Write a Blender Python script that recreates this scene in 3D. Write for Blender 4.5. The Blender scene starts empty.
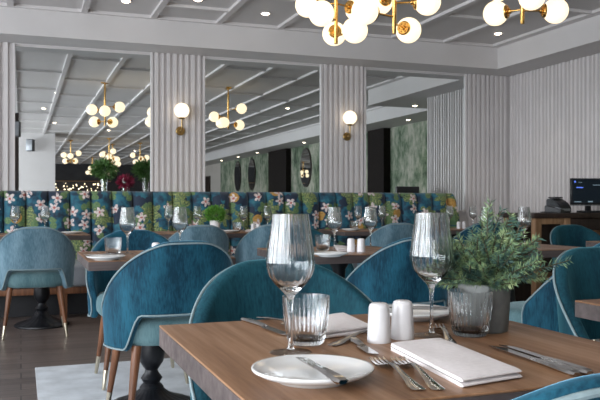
import bpy, bmesh, math, random
from mathutils import Vector, Matrix, noise
random.seed(7)
PI = math.pi
C = bpy.context.scene.collection
# ------------------------------------------------------------------ survey
# the camera stands at the origin of the plan, 0.995 m up, looking 20.16 deg right of the room's long axis (+Y)
H, F, HOR = 0.995, 760.0, 204.0
YAW = math.radians(20.16); SA, CA = math.sin(YAW), math.cos(YAW)
TZ = 0.75          # table height
RUG = 0.008
def on(px, py, z=TZ):              # plan position of a point of known height
    d = (H - z) * F / (py - HOR); r = (px - 300) / F
    return (d * (r * CA + SA), d * (CA - r * SA))
def atY(px, Y):                    # x of a sight line where it meets the plane Y
    r = (px - 300) / F
    return Y * (r * CA + SA) / (CA - r * SA)
# ------------------------------------------------------------------ object helpers
def link(name, me, mat=None, parent=None):
    o = bpy.data.objects.new(name, me); C.objects.link(o)
    if mat: me.materials.append(mat)
    if parent: o.parent = parent
    return o
def obj(name, bm, mat=None, parent=None, smooth=True, ang=40):
    me = bpy.data.meshes.new(name)
    bmesh.ops.recalc_face_normals(bm, faces=bm.faces)
    bm.to_mesh(me); bm.free()
    if smooth:
        for p in me.polygons: p.use_smooth = True
        try: me.set_sharp_from_angle(angle=math.radians(ang))
        except Exception: pass
    return link(name, me, mat, parent)
def tag(o, label=None, cat=None, group=None, kind=None):
    if label: o['label'] = label
    if cat: o['category'] = cat
    if group: o['group'] = group
    if kind: o['kind'] = kind
    return o
def thing(name, label, cat, loc=(0, 0, 0), rz=0, group=None):
    o = bpy.data.objects.new(name, None); C.objects.link(o)
    o.empty_display_size = 0.05
    o.location = loc; o.rotation_euler = (0, 0, rz)
    return tag(o, label, cat, group)
def copy_tree(o, parent=None):
    c = o.copy(); C.objects.link(c); c.parent = parent
    for ch in list(o.children): copy_tree(ch, c)
    return c
def struct(name, bm, mat, smooth=False):
    return tag(obj(name, bm, mat, None, smooth), kind='structure')
# ------------------------------------------------------------------ mesh helpers
def NB(): return bmesh.new()
def box(bm, x0, x1, y0, y1, z0, z1, bev=0, seg=2):
    t = bmesh.new()
    bmesh.ops.create_cube(t, size=1)
    for v in t.verts:
        v.co = Vector((x0 + (v.co.x + .5) * (x1 - x0), y0 + (v.co.y + .5) * (y1 - y0), z0 + (v.co.z + .5) * (z1 - z0)))
    if bev: bmesh.ops.bevel(t, geom=t.edges[:], offset=bev, segments=seg, profile=.5, affect='EDGES')
    merge(bm, t); return bm
def merge(bm, t, M=None):
    mp = {}
    for v in t.verts: mp[v] = bm.verts.new(M @ v.co if M else v.co)
    for f in t.faces:
        try: bm.faces.new([mp[v] for v in f.verts])
        except ValueError: pass
    t.free()
def lathe(bm, prof, n=32, cx=0, cy=0, cz=0, rfun=None):
    rings = []
    for i, (r, z) in enumerate(prof):
        if r < 1e-6: rings.append([bm.verts.new((cx, cy, cz + z))])
        else:
            ring = []
            for k in range(n):
                a = 2 * PI * k / n
                rr = r * (rfun(i, a, z) if rfun else 1)
                ring.append(bm.verts.new((cx + rr * math.cos(a), cy + rr * math.sin(a), cz + z)))
            rings.append(ring)
    for A, B in zip(rings, rings[1:]):
        for k in range(n):
            a, b = A[k % len(A)], A[(k + 1) % len(A)]
            c, d = B[(k + 1) % len(B)], B[k % len(B)]
            vs = []
            for v in (a, b, c, d):
                if v not in vs: vs.append(v)
            if len(vs) >= 3:
                try: bm.faces.new(vs)
                except ValueError: pass
    return bm
def loft(bm, loops, closed=False, cap=True):
    V = [[bm.verts.new(p) for p in lp] for lp in loops]
    n = len(V[0]); m = len(V)
    for i in range(m if closed else m - 1):
        A, B = V[i], V[(i + 1) % m]
        for k in range(n): bm.faces.new([A[k], A[(k + 1) % n], B[(k + 1) % n], B[k]])
    if cap and not closed: bm.faces.new(V[0]); bm.faces.new(V[-1][::-1])
    return bm
def tube(bm, pts, rad, n=8, closed=False):
    pts = [Vector(p) for p in pts]; m = len(pts)
    rads = rad if isinstance(rad, (list, tuple)) else [rad] * m
    loops = []; up = None
    for i, p in enumerate(pts):
        a = pts[(i - 1) % m] if (closed or i > 0) else p
        b = pts[(i + 1) % m] if (closed or i < m - 1) else p
        t = (b - a).normalized()
        if up is None:
            up = Vector((0, 0, 1)) if abs(t.z) < .9 else Vector((1, 0, 0))
        s = t.cross(up)
        if s.length < 1e-4: s = t.cross(Vector((1, 0, 0)))
        s.normalize(); up = s.cross(t).normalized()
        loops.append([p + (s * math.cos(2 * PI * k / n) + up * math.sin(2 * PI * k / n)) * rads[i] for k in range(n)])
    return loft(bm, loops, closed)
def sphere(bm, c, r, n=24, m=14):
    prof = [(r * math.sin(PI * i / m), -r * math.cos(PI * i / m)) for i in range(m + 1)]
    prof[0] = (0, -r); prof[-1] = (0, r)
    return lathe(bm, prof, n, c[0], c[1], c[2])
def disc_along(bm, p, d, r, t, n=20):   # short drum with a rounded rim centred on p, axis d
    d = Vector(d).normalized(); q = Vector((0, 0, 1)).rotation_difference(d)
    b = NB(); lathe(b, [(0, -t/2), (r*.85, -t/2), (r, -t/5), (r, t/5), (r*.85, t/2), (0, t/2)], n)
    merge(bm, b, Matrix.Translation(p) @ q.to_matrix().to_4x4())
# ------------------------------------------------------------------ materials
def new_mat(name):
    m = bpy.data.materials.new(name); m.use_nodes = True
    return m, m.node_tree, m.node_tree.nodes['Principled BSDF']
def lk(nt, a, b): nt.links.new(a, b)
def nd(nt, typ, **kw):
    n = nt.nodes.new(typ)
    for k, v in kw.items(): setattr(n, k, v)
    return n
def mth(nt, op, a, b=None):
    n = nd(nt, 'ShaderNodeMath', operation=op)
    for i, v in enumerate((a, b)):
        if v is None: continue
        if isinstance(v, (int, float)): n.inputs[i].default_value = v
        else: lk(nt, v, n.inputs[i])
    return n.outputs[0]
def ramp(nt, fac, stops):
    r = nd(nt, 'ShaderNodeValToRGB'); e = r.color_ramp.elements
    while len(e) > 1: e.remove(e[-1])
    e[0].position = stops[0][0]; e[0].color = (*stops[0][1], 1)
    for p, c in stops[1:]:
        x = e.new(p); x.color = (*c, 1)
    lk(nt, fac, r.inputs[0]); return r.outputs[0]
def mixc(nt, fac, a, b):
    n = nd(nt, 'ShaderNodeMix', data_type='RGBA')
    for s, v in ((n.inputs[0], fac), (n.inputs[6], a), (n.inputs[7], b)):
        if isinstance(v, (int, float)): s.default_value = v
        elif isinstance(v, tuple): s.default_value = (*v, 1)
        else: lk(nt, v, s)
    return n.outputs[2]
def coords(nt, scale=(1, 1, 1), rot=(0, 0, 0), kind='Object'):
    tc = nd(nt, 'ShaderNodeTexCoord'); mp = nd(nt, 'ShaderNodeMapping')
    mp.inputs['Scale'].default_value = scale; mp.inputs['Rotation'].default_value = rot
    lk(nt, tc.outputs[kind], mp.inputs[0]); return mp.outputs[0]
def noi(nt, vec, scale, detail=4, rough=.55):
    n = nd(nt, 'ShaderNodeTexNoise'); lk(nt, vec, n.inputs['Vector'])
    n.inputs['Scale'].default_value = scale; n.inputs['Detail'].default_value = detail; n.inputs['Roughness'].default_value = rough
    return n.outputs['Fac']
def bump(nt, b, h, strength=.2, dist=.002):
    n = nd(nt, 'ShaderNodeBump'); n.inputs['Strength'].default_value = strength; n.inputs['Distance'].default_value = dist
    lk(nt, h, n.inputs['Height']); lk(nt, n.outputs[0], b.inputs['Normal'])
def plain(name, col, rough=.5, metal=0, var=.12, sc=20, bmp=0, spec=None, coat=0):
    m, nt, b = new_mat(name)
    v = noi(nt, coords(nt), sc, 5)
    d = tuple(c * (1 - var) for c in col); l = tuple(min(1, c * (1 + var)) for c in col)
    lk(nt, ramp(nt, v, [(.3, d), (.7, l)]), b.inputs['Base Color'])
    b.inputs['Roughness'].default_value = rough; b.inputs['Metallic'].default_value = metal
    if spec is not None: b.inputs['Specular IOR Level'].default_value = spec
    if coat: b.inputs['Coat Weight'].default_value = coat; b.inputs['Coat Roughness'].default_value = .1
    if bmp: bump(nt, b, v, bmp)
    return m
def velvet(name, dark, light, sheen, tint, sw=1.0):
    m, nt, b = new_mat(name)
    v = noi(nt, coords(nt, (1, 1, .35)), 9, 5, .6); w = noi(nt, coords(nt, (1, 1, .12)), 160, 3, .6)
    s = mth(nt, 'ADD', mth(nt, 'MULTIPLY', v, .6), mth(nt, 'MULTIPLY', w, .4))
    lk(nt, ramp(nt, s, [(.40, dark), (.60, light)]), b.inputs['Base Color'])
    b.inputs['Roughness'].default_value = .75; b.inputs['Specular IOR Level'].default_value = .2
    b.inputs['Sheen Weight'].default_value = sw; b.inputs['Sheen Roughness'].default_value = sheen
    b.inputs['Sheen Tint'].default_value = (*tint, 1)
    bump(nt, b, w, .25, .001)
    return m
def wood(name, c0, c1, c2, rough=.45, ax='y', fine=60, spec=.4):
    m, nt, b = new_mat(name)
    sc = {'x': (.05, 1, 1), 'y': (1, .05, 1), 'z': (1, 1, .05)}[ax]
    v = coords(nt, sc)
    a = noi(nt, v, fine, 6, .65); g = noi(nt, v, fine * .18, 4, .6)
    s = mth(nt, 'ADD', mth(nt, 'MULTIPLY', a, .55), mth(nt, 'MULTIPLY', g, .45))
    lk(nt, ramp(nt, s, [(.34, c0), (.5, c1), (.66, c2)]), b.inputs['Base Color'])
    lk(nt, ramp(nt, a, [(.3, (rough + .12,) * 3), (.7, (rough - .08,) * 3)]), b.inputs['Roughness'])
    b.inputs['Specular IOR Level'].default_value = spec
    bump(nt, b, a, .15, .0006)
    return m
def glass_mat(name, tint=(.97, .985, .99), rough=0.0, ior=1.47):
    m, nt, b = new_mat(name)
    b.inputs['Base Color'].default_value = (*tint, 1); b.inputs['Transmission Weight'].default_value = 1
    b.inputs['Roughness'].default_value = rough; b.inputs['IOR'].default_value = ior
    return m
def emit_mat(name, col, st, base=(.8, .8, .8)):
    m, nt, b = new_mat(name)
    b.inputs['Base Color'].default_value = (*base, 1); b.inputs['Emission Color'].default_value = (*col, 1)
    b.inputs['Emission Strength'].default_value = st; b.inputs['Roughness'].default_value = .3
    return m
M = {}
M['teal'] = velvet('teal_velvet', (.002, .028, .052), (.012, .090, .142), .35, (.3, .65, .9), .6)
M['dteal'] = velvet('deep_teal_velvet', (.002, .028, .044), (.010, .070, .095), .35, (.2, .6, .7), .35)
M['greyblue'] = velvet('grey_blue_velvet', (.07, .14, .185), (.16, .26, .32), .4, (.6, .8, .95), .6)
M['seatfab'] = velvet('pale_teal_seat_fabric', (.06, .13, .15), (.12, .21, .23), .4, (.6, .8, .85), .35)
M['piping'] = plain('pale_grey_piping', (.20, .27, .29), .6, sc=80)
M['walnut'] = wood('walnut_leg', (.07, .028, .013), (.16, .065, .03), (.26, .115, .055), .4, 'z', 30)
M['brass'] = plain('brushed_brass', (.72, .43, .13), .22, 1, .08, 40)
M['dbrass'] = plain('aged_brass', (.40, .27, .11), .3, 1, .1, 40)
M['ferrule'] = plain('ferrule_metal', (.62, .56, .44), .3, 1, .05, 60)
M['iron'] = plain('black_cast_iron', (.008, .009, .012), .38, .2, .3, 30, .1)
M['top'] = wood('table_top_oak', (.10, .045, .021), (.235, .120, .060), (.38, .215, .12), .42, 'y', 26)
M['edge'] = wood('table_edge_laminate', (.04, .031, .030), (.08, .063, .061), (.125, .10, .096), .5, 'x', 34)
M['paint'] = plain('warm_white_paint', (.64, .615, .61), .55, 0, .03, 3)
M['panelpaint'] = plain('fluted_panel_paint', (.64, .61, .605), .5, 0, .03, 3)
M['ceil'] = plain('ceiling_paint', (.62, .60, .595), .6, 0, .03, 2)
M['china'] = plain('white_china', (.72, .73, .73), .15, 0, .02, 30, coat=.5)
M['ceram'] = plain('shaker_ceramic', (.66, .65, .66), .3, 0, .03, 30)
M['steel'] = plain('polished_steel', (.46, .445, .43), .12, 1, .06, 60)
M['linen'] = plain('white_linen', (.74, .70, .70), .85, 0, .05, 120, .2)
M['rug'] = plain('pale_rug', (.50, .53, .56), .95, 0, .18, 7, .3)
M['seatpad'] = plain('pale_grey_leather', (.33, .36, .40), .5, 0, .08, 12)
M['dwood'] = wood('dark_stained_wood', (.012, .007, .006), (.024, .014, .011), (.04, .024, .018), .45, 'z', 20)
M['ebony'] = plain('black_brown_veneer', (.010, .007, .006), .7, 0, .2, 12, spec=.15)
M['midwood'] = wood('station_oak', (.16, .085, .04), (.26, .15, .08), (.36, .22, .12), .5, 'z', 24)
M['black'] = plain('black_plastic', (.010, .011, .014), .4, 0, .2, 30)
M['grey'] = plain('grey_metal', (.25, .26, .28), .4, .4, .1, 30)
M['pot'] = plain('zinc_grey_pot', (.13, .135, .13), .55, .3, .35, 22, .3)
M['wpot'] = plain('white_ceramic_pot', (.75, .74, .74), .35, 0, .03, 30)
M['soil'] = plain('potting_soil', (.02, .014, .01), .95, 0, .4, 120, .5)
def soft_glass(name, tint, share):
    # blown glass: part refracts, part lets light straight through (thin walls)
    m = glass_mat(name, tint); nt = m.node_tree; b = nt.nodes['Principled BSDF']; out = nt.nodes['Material Output']
    tr = nd(nt, 'ShaderNodeBsdfTransparent'); tr.inputs[0].default_value = (*tint, 1)
    gl = nd(nt, 'ShaderNodeBsdfGlossy'); gl.inputs['Roughness'].default_value = .02
    lw = nd(nt, 'ShaderNodeLayerWeight'); lw.inputs[0].default_value = .5
    fac = mth(nt, 'ADD', mth(nt, 'MULTIPLY', mth(nt, 'POWER', lw.outputs['Facing'], 4.0), .6), .05)
    thin = nd(nt, 'ShaderNodeMixShader'); lk(nt, fac, thin.inputs[0]); lk(nt, tr.outputs[0], thin.inputs[1]); lk(nt, gl.outputs[0], thin.inputs[2])
    mx = nd(nt, 'ShaderNodeMixShader'); mx.inputs[0].default_value = share
    lk(nt, b.outputs[0], mx.inputs[1]); lk(nt, thin.outputs[0], mx.inputs[2]); lk(nt, mx.outputs[0], out.inputs['Surface'])
    return m
M['glass'] = glass_mat('clear_glass')
M['foot'] = soft_glass('thin_clear_glass', (.97, .98, .985), 1.0)
M['tglass'] = glass_mat('tumbler_glass', (.95, .97, .98))
M['globe'] = emit_mat('opal_globe', (1.0, .80, .52), 1.05, (.5, .45, .38))
M['sglobe'] = emit_mat('opal_sconce_globe', (1.0, .82, .58), 1.1, (.5, .45, .38))
M['spot'] = emit_mat('downlight_lamp', (1.0, .80, .58), 9)
M['bulb'] = emit_mat('bar_bulb', (1.0, .78, .5), 4)
M['creamwall'] = plain('cream_plaster', (.50, .46, .42), .7, 0, .04, 3)
M['darkwall'] = plain('dark_rear_wall', (.035, .033, .036), .6, 0, .3, 2)
def mirror_mat():
    m, nt, b = new_mat('silvered_mirror')
    b.inputs['Base Color'].default_value = (.80, .84, .84, 1); b.inputs['Metallic'].default_value = 1; b.inputs['Roughness'].default_value = .01
    return m
M['mirror'] = mirror_mat()
def leaf_mat(name, cols, rough=.5):
    m, nt, b = new_mat(name)
    v = noi(nt, coords(nt), 38, 3)
    n = len(cols)
    lk(nt, ramp(nt, v, [(.3 + .4 * i / (n - 1), c) for i, c in enumerate(cols)]), b.inputs['Base Color'])
    b.inputs['Roughness'].default_value = rough; b.inputs['Specular IOR Level'].default_value = .35
    return m
M['rosemary'] = leaf_mat('rosemary_leaf', [(.02, .055, .055), (.07, .14, .115), (.17, .26, .12), (.36, .44, .22)])
M['stem'] = plain('woody_stem', (.06, .055, .03), .8, 0, .2, 60)
M['boxleaf'] = leaf_mat('bright_green_leaf', [(.03, .11, .015), (.09, .26, .03), (.20, .42, .07)])
M['fern'] = leaf_mat('dark_fern_leaf', [(.02, .07, .02), (.07, .16, .04), (.16, .26, .08)])
M['burg'] = leaf_mat('burgundy_petal', [(.10, .005, .02), (.28, .02, .06), (.4, .05, .1)])
def floor_mat():
    m, nt, b = new_mat('dark_plank_floor')
    v = coords(nt)
    br = nd(nt, 'ShaderNodeTexBrick'); lk(nt, v, br.inputs['Vector'])
    br.inputs['Scale'].default_value = 1; br.inputs['Brick Width'].default_value = 1.3; br.inputs['Row Height'].default_value = .14
    br.inputs['Mortar Size'].default_value = .003; br.offset = .37
    br.inputs['Color1'].default_value = (.14, .105, .092, 1); br.inputs['Color2'].default_value = (.22, .17, .15, 1); br.inputs['Mortar'].default_value = (.02, .015, .013, 1)
    g = noi(nt, coords(nt, (.06, 1, 1)), 30, 6, .65)
    gr = ramp(nt, g, [(.3, (.42, .42, .42)), (.7, (1.0, 1.0, 1.0))])
    mx = nd(nt, 'ShaderNodeMix', data_type='RGBA', blend_type='MULTIPLY'); mx.inputs[0].default_value = 1
    lk(nt, br.outputs[0], mx.inputs[6]); lk(nt, gr, mx.inputs[7]); lk(nt, mx.outputs[2], b.inputs['Base Color'])
    b.inputs['Roughness'].default_value = .38; bump(nt, b, g, .15, .001)
    return m
M['floor'] = floor_mat()
def floral():
    m, nt, b = new_mat('tropical_print_velvet')
    tc = nd(nt, 'ShaderNodeTexCoord'); sp = nd(nt, 'ShaderNodeSeparateXYZ'); lk(nt, tc.outputs['Object'], sp.inputs[0])
    cb = nd(nt, 'ShaderNodeCombineXYZ'); lk(nt, sp.outputs[0], cb.inputs[0]); lk(nt, sp.outputs[2], cb.inputs[1])
    P = cb.outputs[0]
    def cells(scale, off, dist, rnd=.85):
        mp = nd(nt, 'ShaderNodeMapping'); mp.inputs['Scale'].default_value = (scale, scale, 1); mp.inputs['Location'].default_value = (*off, 0)
        src = P
        if dist:
            n = nd(nt, 'ShaderNodeTexNoise'); lk(nt, P, n.inputs['Vector']); n.inputs['Scale'].default_value = 16; n.inputs['Detail'].default_value = 2
            vm = nd(nt, 'ShaderNodeVectorMath', operation='MULTIPLY_ADD'); lk(nt, n.outputs['Color'], vm.inputs[0])
            vm.inputs[1].default_value = (dist, dist, 0); lk(nt, P, vm.inputs[2]); src = vm.outputs[0]
        lk(nt, src, mp.inputs[0])
        v = nd(nt, 'ShaderNodeTexVoronoi', voronoi_dimensions='2D'); lk(nt, mp.outputs[0], v.inputs['Vector'])
        v.inputs['Scale'].default_value = 1; v.inputs['Randomness'].default_value = rnd
        sub = nd(nt, 'ShaderNodeVectorMath', operation='SUBTRACT'); lk(nt, mp.outputs[0], sub.inputs[0]); lk(nt, v.outputs['Position'], sub.inputs[1])
        s = nd(nt, 'ShaderNodeSeparateXYZ'); lk(nt, sub.outputs[0], s.inputs[0])
        c = nd(nt, 'ShaderNodeSeparateXYZ'); lk(nt, v.outputs['Color'], c.inputs[0])
        ang = mth(nt, 'ARCTAN2', s.outputs[1], s.outputs[0])
        return v.outputs['Distance'], ang, c.outputs[0], c.outputs[1]
    def petals(cl, n, r0, k, thr, ch=0):
        d, a, c0, c1 = cl; cc = c1 if ch else c0
        ph = mth(nt, 'ADD', mth(nt, 'MULTIPLY', a, n), mth(nt, 'MULTIPLY', cc, 6.28))
        r = mth(nt, 'MULTIPLY', mth(nt, 'ADD', mth(nt, 'MULTIPLY', mth(nt, 'ABSOLUTE', mth(nt, 'COSINE', ph)), k), 1 - k), r0)
        return mth(nt, 'MULTIPLY', mth(nt, 'LESS_THAN', d, r), mth(nt, 'GREATER_THAN', cc, thr))
    fine = noi(nt, P, 70, 4, .7); mid = noi(nt, P, 13, 3)
    col = ramp(nt, mid, [(.36, (.003, .018, .040)), (.46, (.004, .062, .11)), (.58, (.008, .12, .18)), (.72, (.04, .17, .20))])
    navy = petals(cells(6.2, (3.1, 1.7), .06), 1, .58, .75, .45); col = mixc(nt, navy, col, (.004, .018, .045))
    g1 = petals(cells(4.2, (.3, .37), .07, .7), 3.5, .50, .45, .55)
    gcol = ramp(nt, fine, [(.40, (.008, .045, .05)), (.48, (.09, .15, .05)), (.56, (.24, .29, .09)), (.66, (.42, .44, .20))]); col = mixc(nt, g1, col, gcol)
    g2 = petals(cells(7.5, (5.2, 2.4), .02), 1, .45, .8, .62, 1)
    col = mixc(nt, g2, col, ramp(nt, fine, [(.35, (.03, .11, .05)), (.65, (.17, .25, .09))]))
    oc = petals(cells(4.3, (1.9, 7.9), 0), 1, .22, .08, .70); col = mixc(nt, oc, col, ramp(nt, fine, [(.35, (.28, .13, .02)), (.65, (.60, .36, .09))]))
    fl = cells(7.6, (8.2, 4.4), .03, .9); pk = petals(fl, 2.5, .40, .72, .60)
    pcol = ramp(nt, fine, [(.38, (.30, .22, .24)), (.5, (.66, .56, .54)), (.64, (.82, .79, .75))]); col = mixc(nt, pk, col, pcol)
    ctr = mth(nt, 'MULTIPLY', pk, mth(nt, 'LESS_THAN', fl[0], .09)); col = mixc(nt, ctr, col, (.42, .12, .10))
    lk(nt, col, b.inputs['Base Color']); b.inputs['Roughness'].default_value = .7
    b.inputs['Sheen Weight'].default_value = .2; bump(nt, b, fine, .15, .001)
    return m
M['floral'] = floral()
def mural():
    m, nt, b = new_mat('misty_forest_mural')
    v = coords(nt, (1, 1, .55)); a = noi(nt, v, 1.7, 8, .65); c = noi(nt, v, 9, 6, .7)
    s = mth(nt, 'ADD', mth(nt, 'MULTIPLY', a, .6), mth(nt, 'MULTIPLY', c, .4))
    lk(nt, ramp(nt, s, [(.40, (.03, .05, .03)), (.46, (.11, .16, .10)), (.51, (.22, .26, .19)), (.58, (.40, .40, .33))]), b.inputs['Base Color'])
    b.inputs['Roughness'].default_value = .8
    return m
M['mural'] = mural()
def screen():
    m, nt, b = new_mat('dark_lcd_screen')
    b.inputs['Base Color'].default_value = (.004, .006, .010, 1); b.inputs['Roughness'].default_value = .25
    b.inputs['Emission Color'].default_value = (.02, .05, .09, 1); b.inputs['Emission Strength'].default_value = .06
    return m
M['screen'] = screen()
M['ui_blue'] = emit_mat('screen_mark_blue', (.12, .22, .9), .8, (0, 0, 0))
M['ui_pale'] = emit_mat('screen_mark_pale', (.35, .5, .6), .35, (0, 0, 0))
# ------------------------------------------------------------------ room shell
CEIL, SOF = 2.80, 2.53
XL, XR, YB, YF, XM = -3.6, 5.53, 7.75, -20.0, 7.0
struct('floor', box(NB(), XL - .2, XM + .2, YF - .2, YB + .2, -.1, 0), M['floor'])
struct('ceiling', box(NB(), XL - .2, XM + .2, YF - .2, YB + .2, CEIL, CEIL + .12), M['ceil'])
struct('wall_back', box(NB(), XL, XM, YB, YB + .15, 0, CEIL), M['paint'])
struct('wall_right', box(NB(), XR + .02, XM, 5.78, YB, 0, CEIL), M['paint'])
struct('wall_mural', box(NB(), XM, XM + .15, -12.2, 5.78, 0, CEIL), M['mural'])
struct('wall_cream', box(NB(), XM, XM + .15, YF, -12.2, 0, CEIL), M['creamwall'])
struct('wall_front', box(NB(), XL, XM, YF - .15, YF, 0, CEIL), M['darkwall'])
# left wall with big window openings
WIN = [(4.6, 7.0), (1.4, 3.8), (-1.8, .6), (-5.0, -2.6), (-8.2, -5.8), (-11.4, -9.0), (-14.6, -12.2), (-17.8, -15.4)]
b = NB(); box(b, XL - .15, XL, YF, YB, 0, .55); box(b, XL - .15, XL, YF, YB, 2.55, CEIL)
ys = [YB] + [v for w in WIN for v in (w[1], w[0])] + [YF]
for i in range(0, len(ys), 2): box(b, XL - .15, XL, ys[i + 1], ys[i], .55, 2.55)
struct('wall_left', b, M['paint'])
for i, (a, c) in enumerate(WIN):
    b = NB()
    for y in (a + .03, (a + c) / 2, c - .03): box(b, XL - .11, XL - .05, y - .03, y + .03, .55, 2.55)
    for z in (.58, 2.52): box(b, XL - .108, XL - .052, a, c, z - .03, z + .03)
    struct('window_%d' % (i + 1), b, M['paint'])
# bulkheads along back and right walls (one L shaped run, then stepping back towards the mural wall)
BX, BY = 5.09, 7.34
b = NB(); box(b, XL, XM, BY, YB, SOF, CEIL); box(b, BX, XM, 4.7, BY, SOF, CEIL); box(b, 6.25, XM, YF, 4.7, SOF, CEIL)
struct('trim_1', b, M['ceil'])
# small cornice at the ceiling along the bulkheads
b = NB(); box(b, XL, BX, BY - .035, BY, CEIL - .03, CEIL); box(b, BX - .035, BX, 4.7, BY - .035, CEIL - .03, CEIL)
box(b, 6.2, 6.25, YF, 4.7, CEIL - .03, CEIL)
struct('trim_2', b, M['paint'])
# ceiling battens: long runs and staggered cross runs
X0 = atY(153, BY); DX = (atY(218, BY) - X0)
b = NB(); k0 = -6; xs = [X0 + k * DX for k in range(k0, 9)]
xs = [x for x in xs if x < 6.15]
for i, x in enumerate(xs):
    y1 = BY - .035 if x < BX - .05 else 4.68
    box(b, x - .028, x + .028, YF, y1, CEIL - .028, CEIL)
for i, x in enumerate(xs[:-1]):
    y = BY - .5 - (i % 3) * .55
    while y > YF:
        if xs[i + 1] < BX or y < 4.6: box(b, x + .028, xs[i + 1] - .028, y - .022, y + .022, CEIL - .026, CEIL)
        y -= 1.65
struct('trim_3', b, M['paint'])
# fluted panels: profile of flat battens with grooves, extruded upwards
def fluted(name, p0, p1, z0, z1, nrm, mat, seed=0, base=.006, rise=.028):
    # p0->p1 along the wall in plan, nrm = direction into the room
    p0, p1, nv = Vector((*p0, 0)), Vector((*p1, 0)), Vector((*nrm, 0)); L = (p1 - p0).length; d = (p1 - p0) / L
    rnd = random.Random(seed); pts = [(0, 0), (0, base)]
    s = .008
    widths = [.046, .028, .040]
    i = 0
    while s < L - .03:
        w = min(widths[i % 3], L - s - .008)
        pts += [(s, base), (s + .005, base + rise), (s + w - .005, base + rise), (s + w, base)]
        s += w + (.022 if i % 3 else .030); i += 1
    pts += [(L, base), (L, 0)]
    bm = NB(); lo = [bm.verts.new(p0 + d * a + nv * h + Vector((0, 0, z0))) for a, h in pts]
    hi = [bm.verts.new(p0 + d * a + nv * h + Vector((0, 0, z1))) for a, h in pts]
    n = len(pts)
    for k in range(n): bm.faces.new([lo[k], lo[(k + 1) % n], hi[(k + 1) % n], hi[k]])
    bm.faces.new(lo); bm.faces.new(hi[::-1])
    return struct(name, bm, mat)
colx = [(-3.55, atY(12, YB)), (atY(153, YB), atY(202, YB)), (atY(322, YB), atY(363, YB)), (atY(466, YB), XR - .002)]
for i, (a, c) in enumerate(colx):
    fluted('trim_%d' % (4 + i), (a, YB), (c, YB), .1, SOF - .001, (0, -1), M['panelpaint'], i)
fluted('trim_8', (XR + .02, YB - .035), (XR + .02, 5.78), .1, SOF - .001, (-1, 0), M['panelpaint'], 9)
b = NB(); box(b, XL, XR, YB - .036, YB, 0, .1); box(b, XR - .02, XR + .02, 5.78, YB - .036, 0, .1)
struct('baseboard_back', b, M['paint'])
# wall mirrors between the fluted columns
mx = [(colx[0][1], colx[1][0]), (colx[1][1], colx[2][0]), (colx[2][1], colx[3][0])]
mlab = ['tall wall mirror reflecting the chandelier, plants and bar, left of the left globe wall light',
        'tall wall mirror between the two globe wall lights, reflecting the mural and oval mirrors',
        'tall wall mirror right of the right globe wall light, reflecting the fluted side wall']
for (a, c), lb in zip(mx, mlab):
    t = thing('wall_mirror', lb, 'mirror', ((a + c) / 2, YB, .9), 0, 'tall wall mirrors above the banquette')
    hw = (c - a) / 2 - .003
    obj('mirror_glass', box(NB(), -hw + .018, hw - .018, -.012, -.004, .02, SOF - .93), M['mirror'], t, False)
    b = NB()
    for s in (-1, 1): box(b, s * hw - .012 * (1 + s), s * hw + .012 * (1 - s), -.03, -.002, 0, SOF - .902, .002)
    box(b, -hw, hw, -.02, -.002, SOF - .914, SOF - .902); box(b, -hw, hw, -.02, -.002, 0, .02)
    obj('frame', b, M['paint'], t, False)
# ------------------------------------------------------------------ rug
b = NB(); box(b, .08, 4.4, -1.4, 4.86, 0, RUG, .003)
tag(obj('area_rug', b, M['rug']), 'large pale grey rug under the velvet chairs and dining tables', 'rug')
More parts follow.
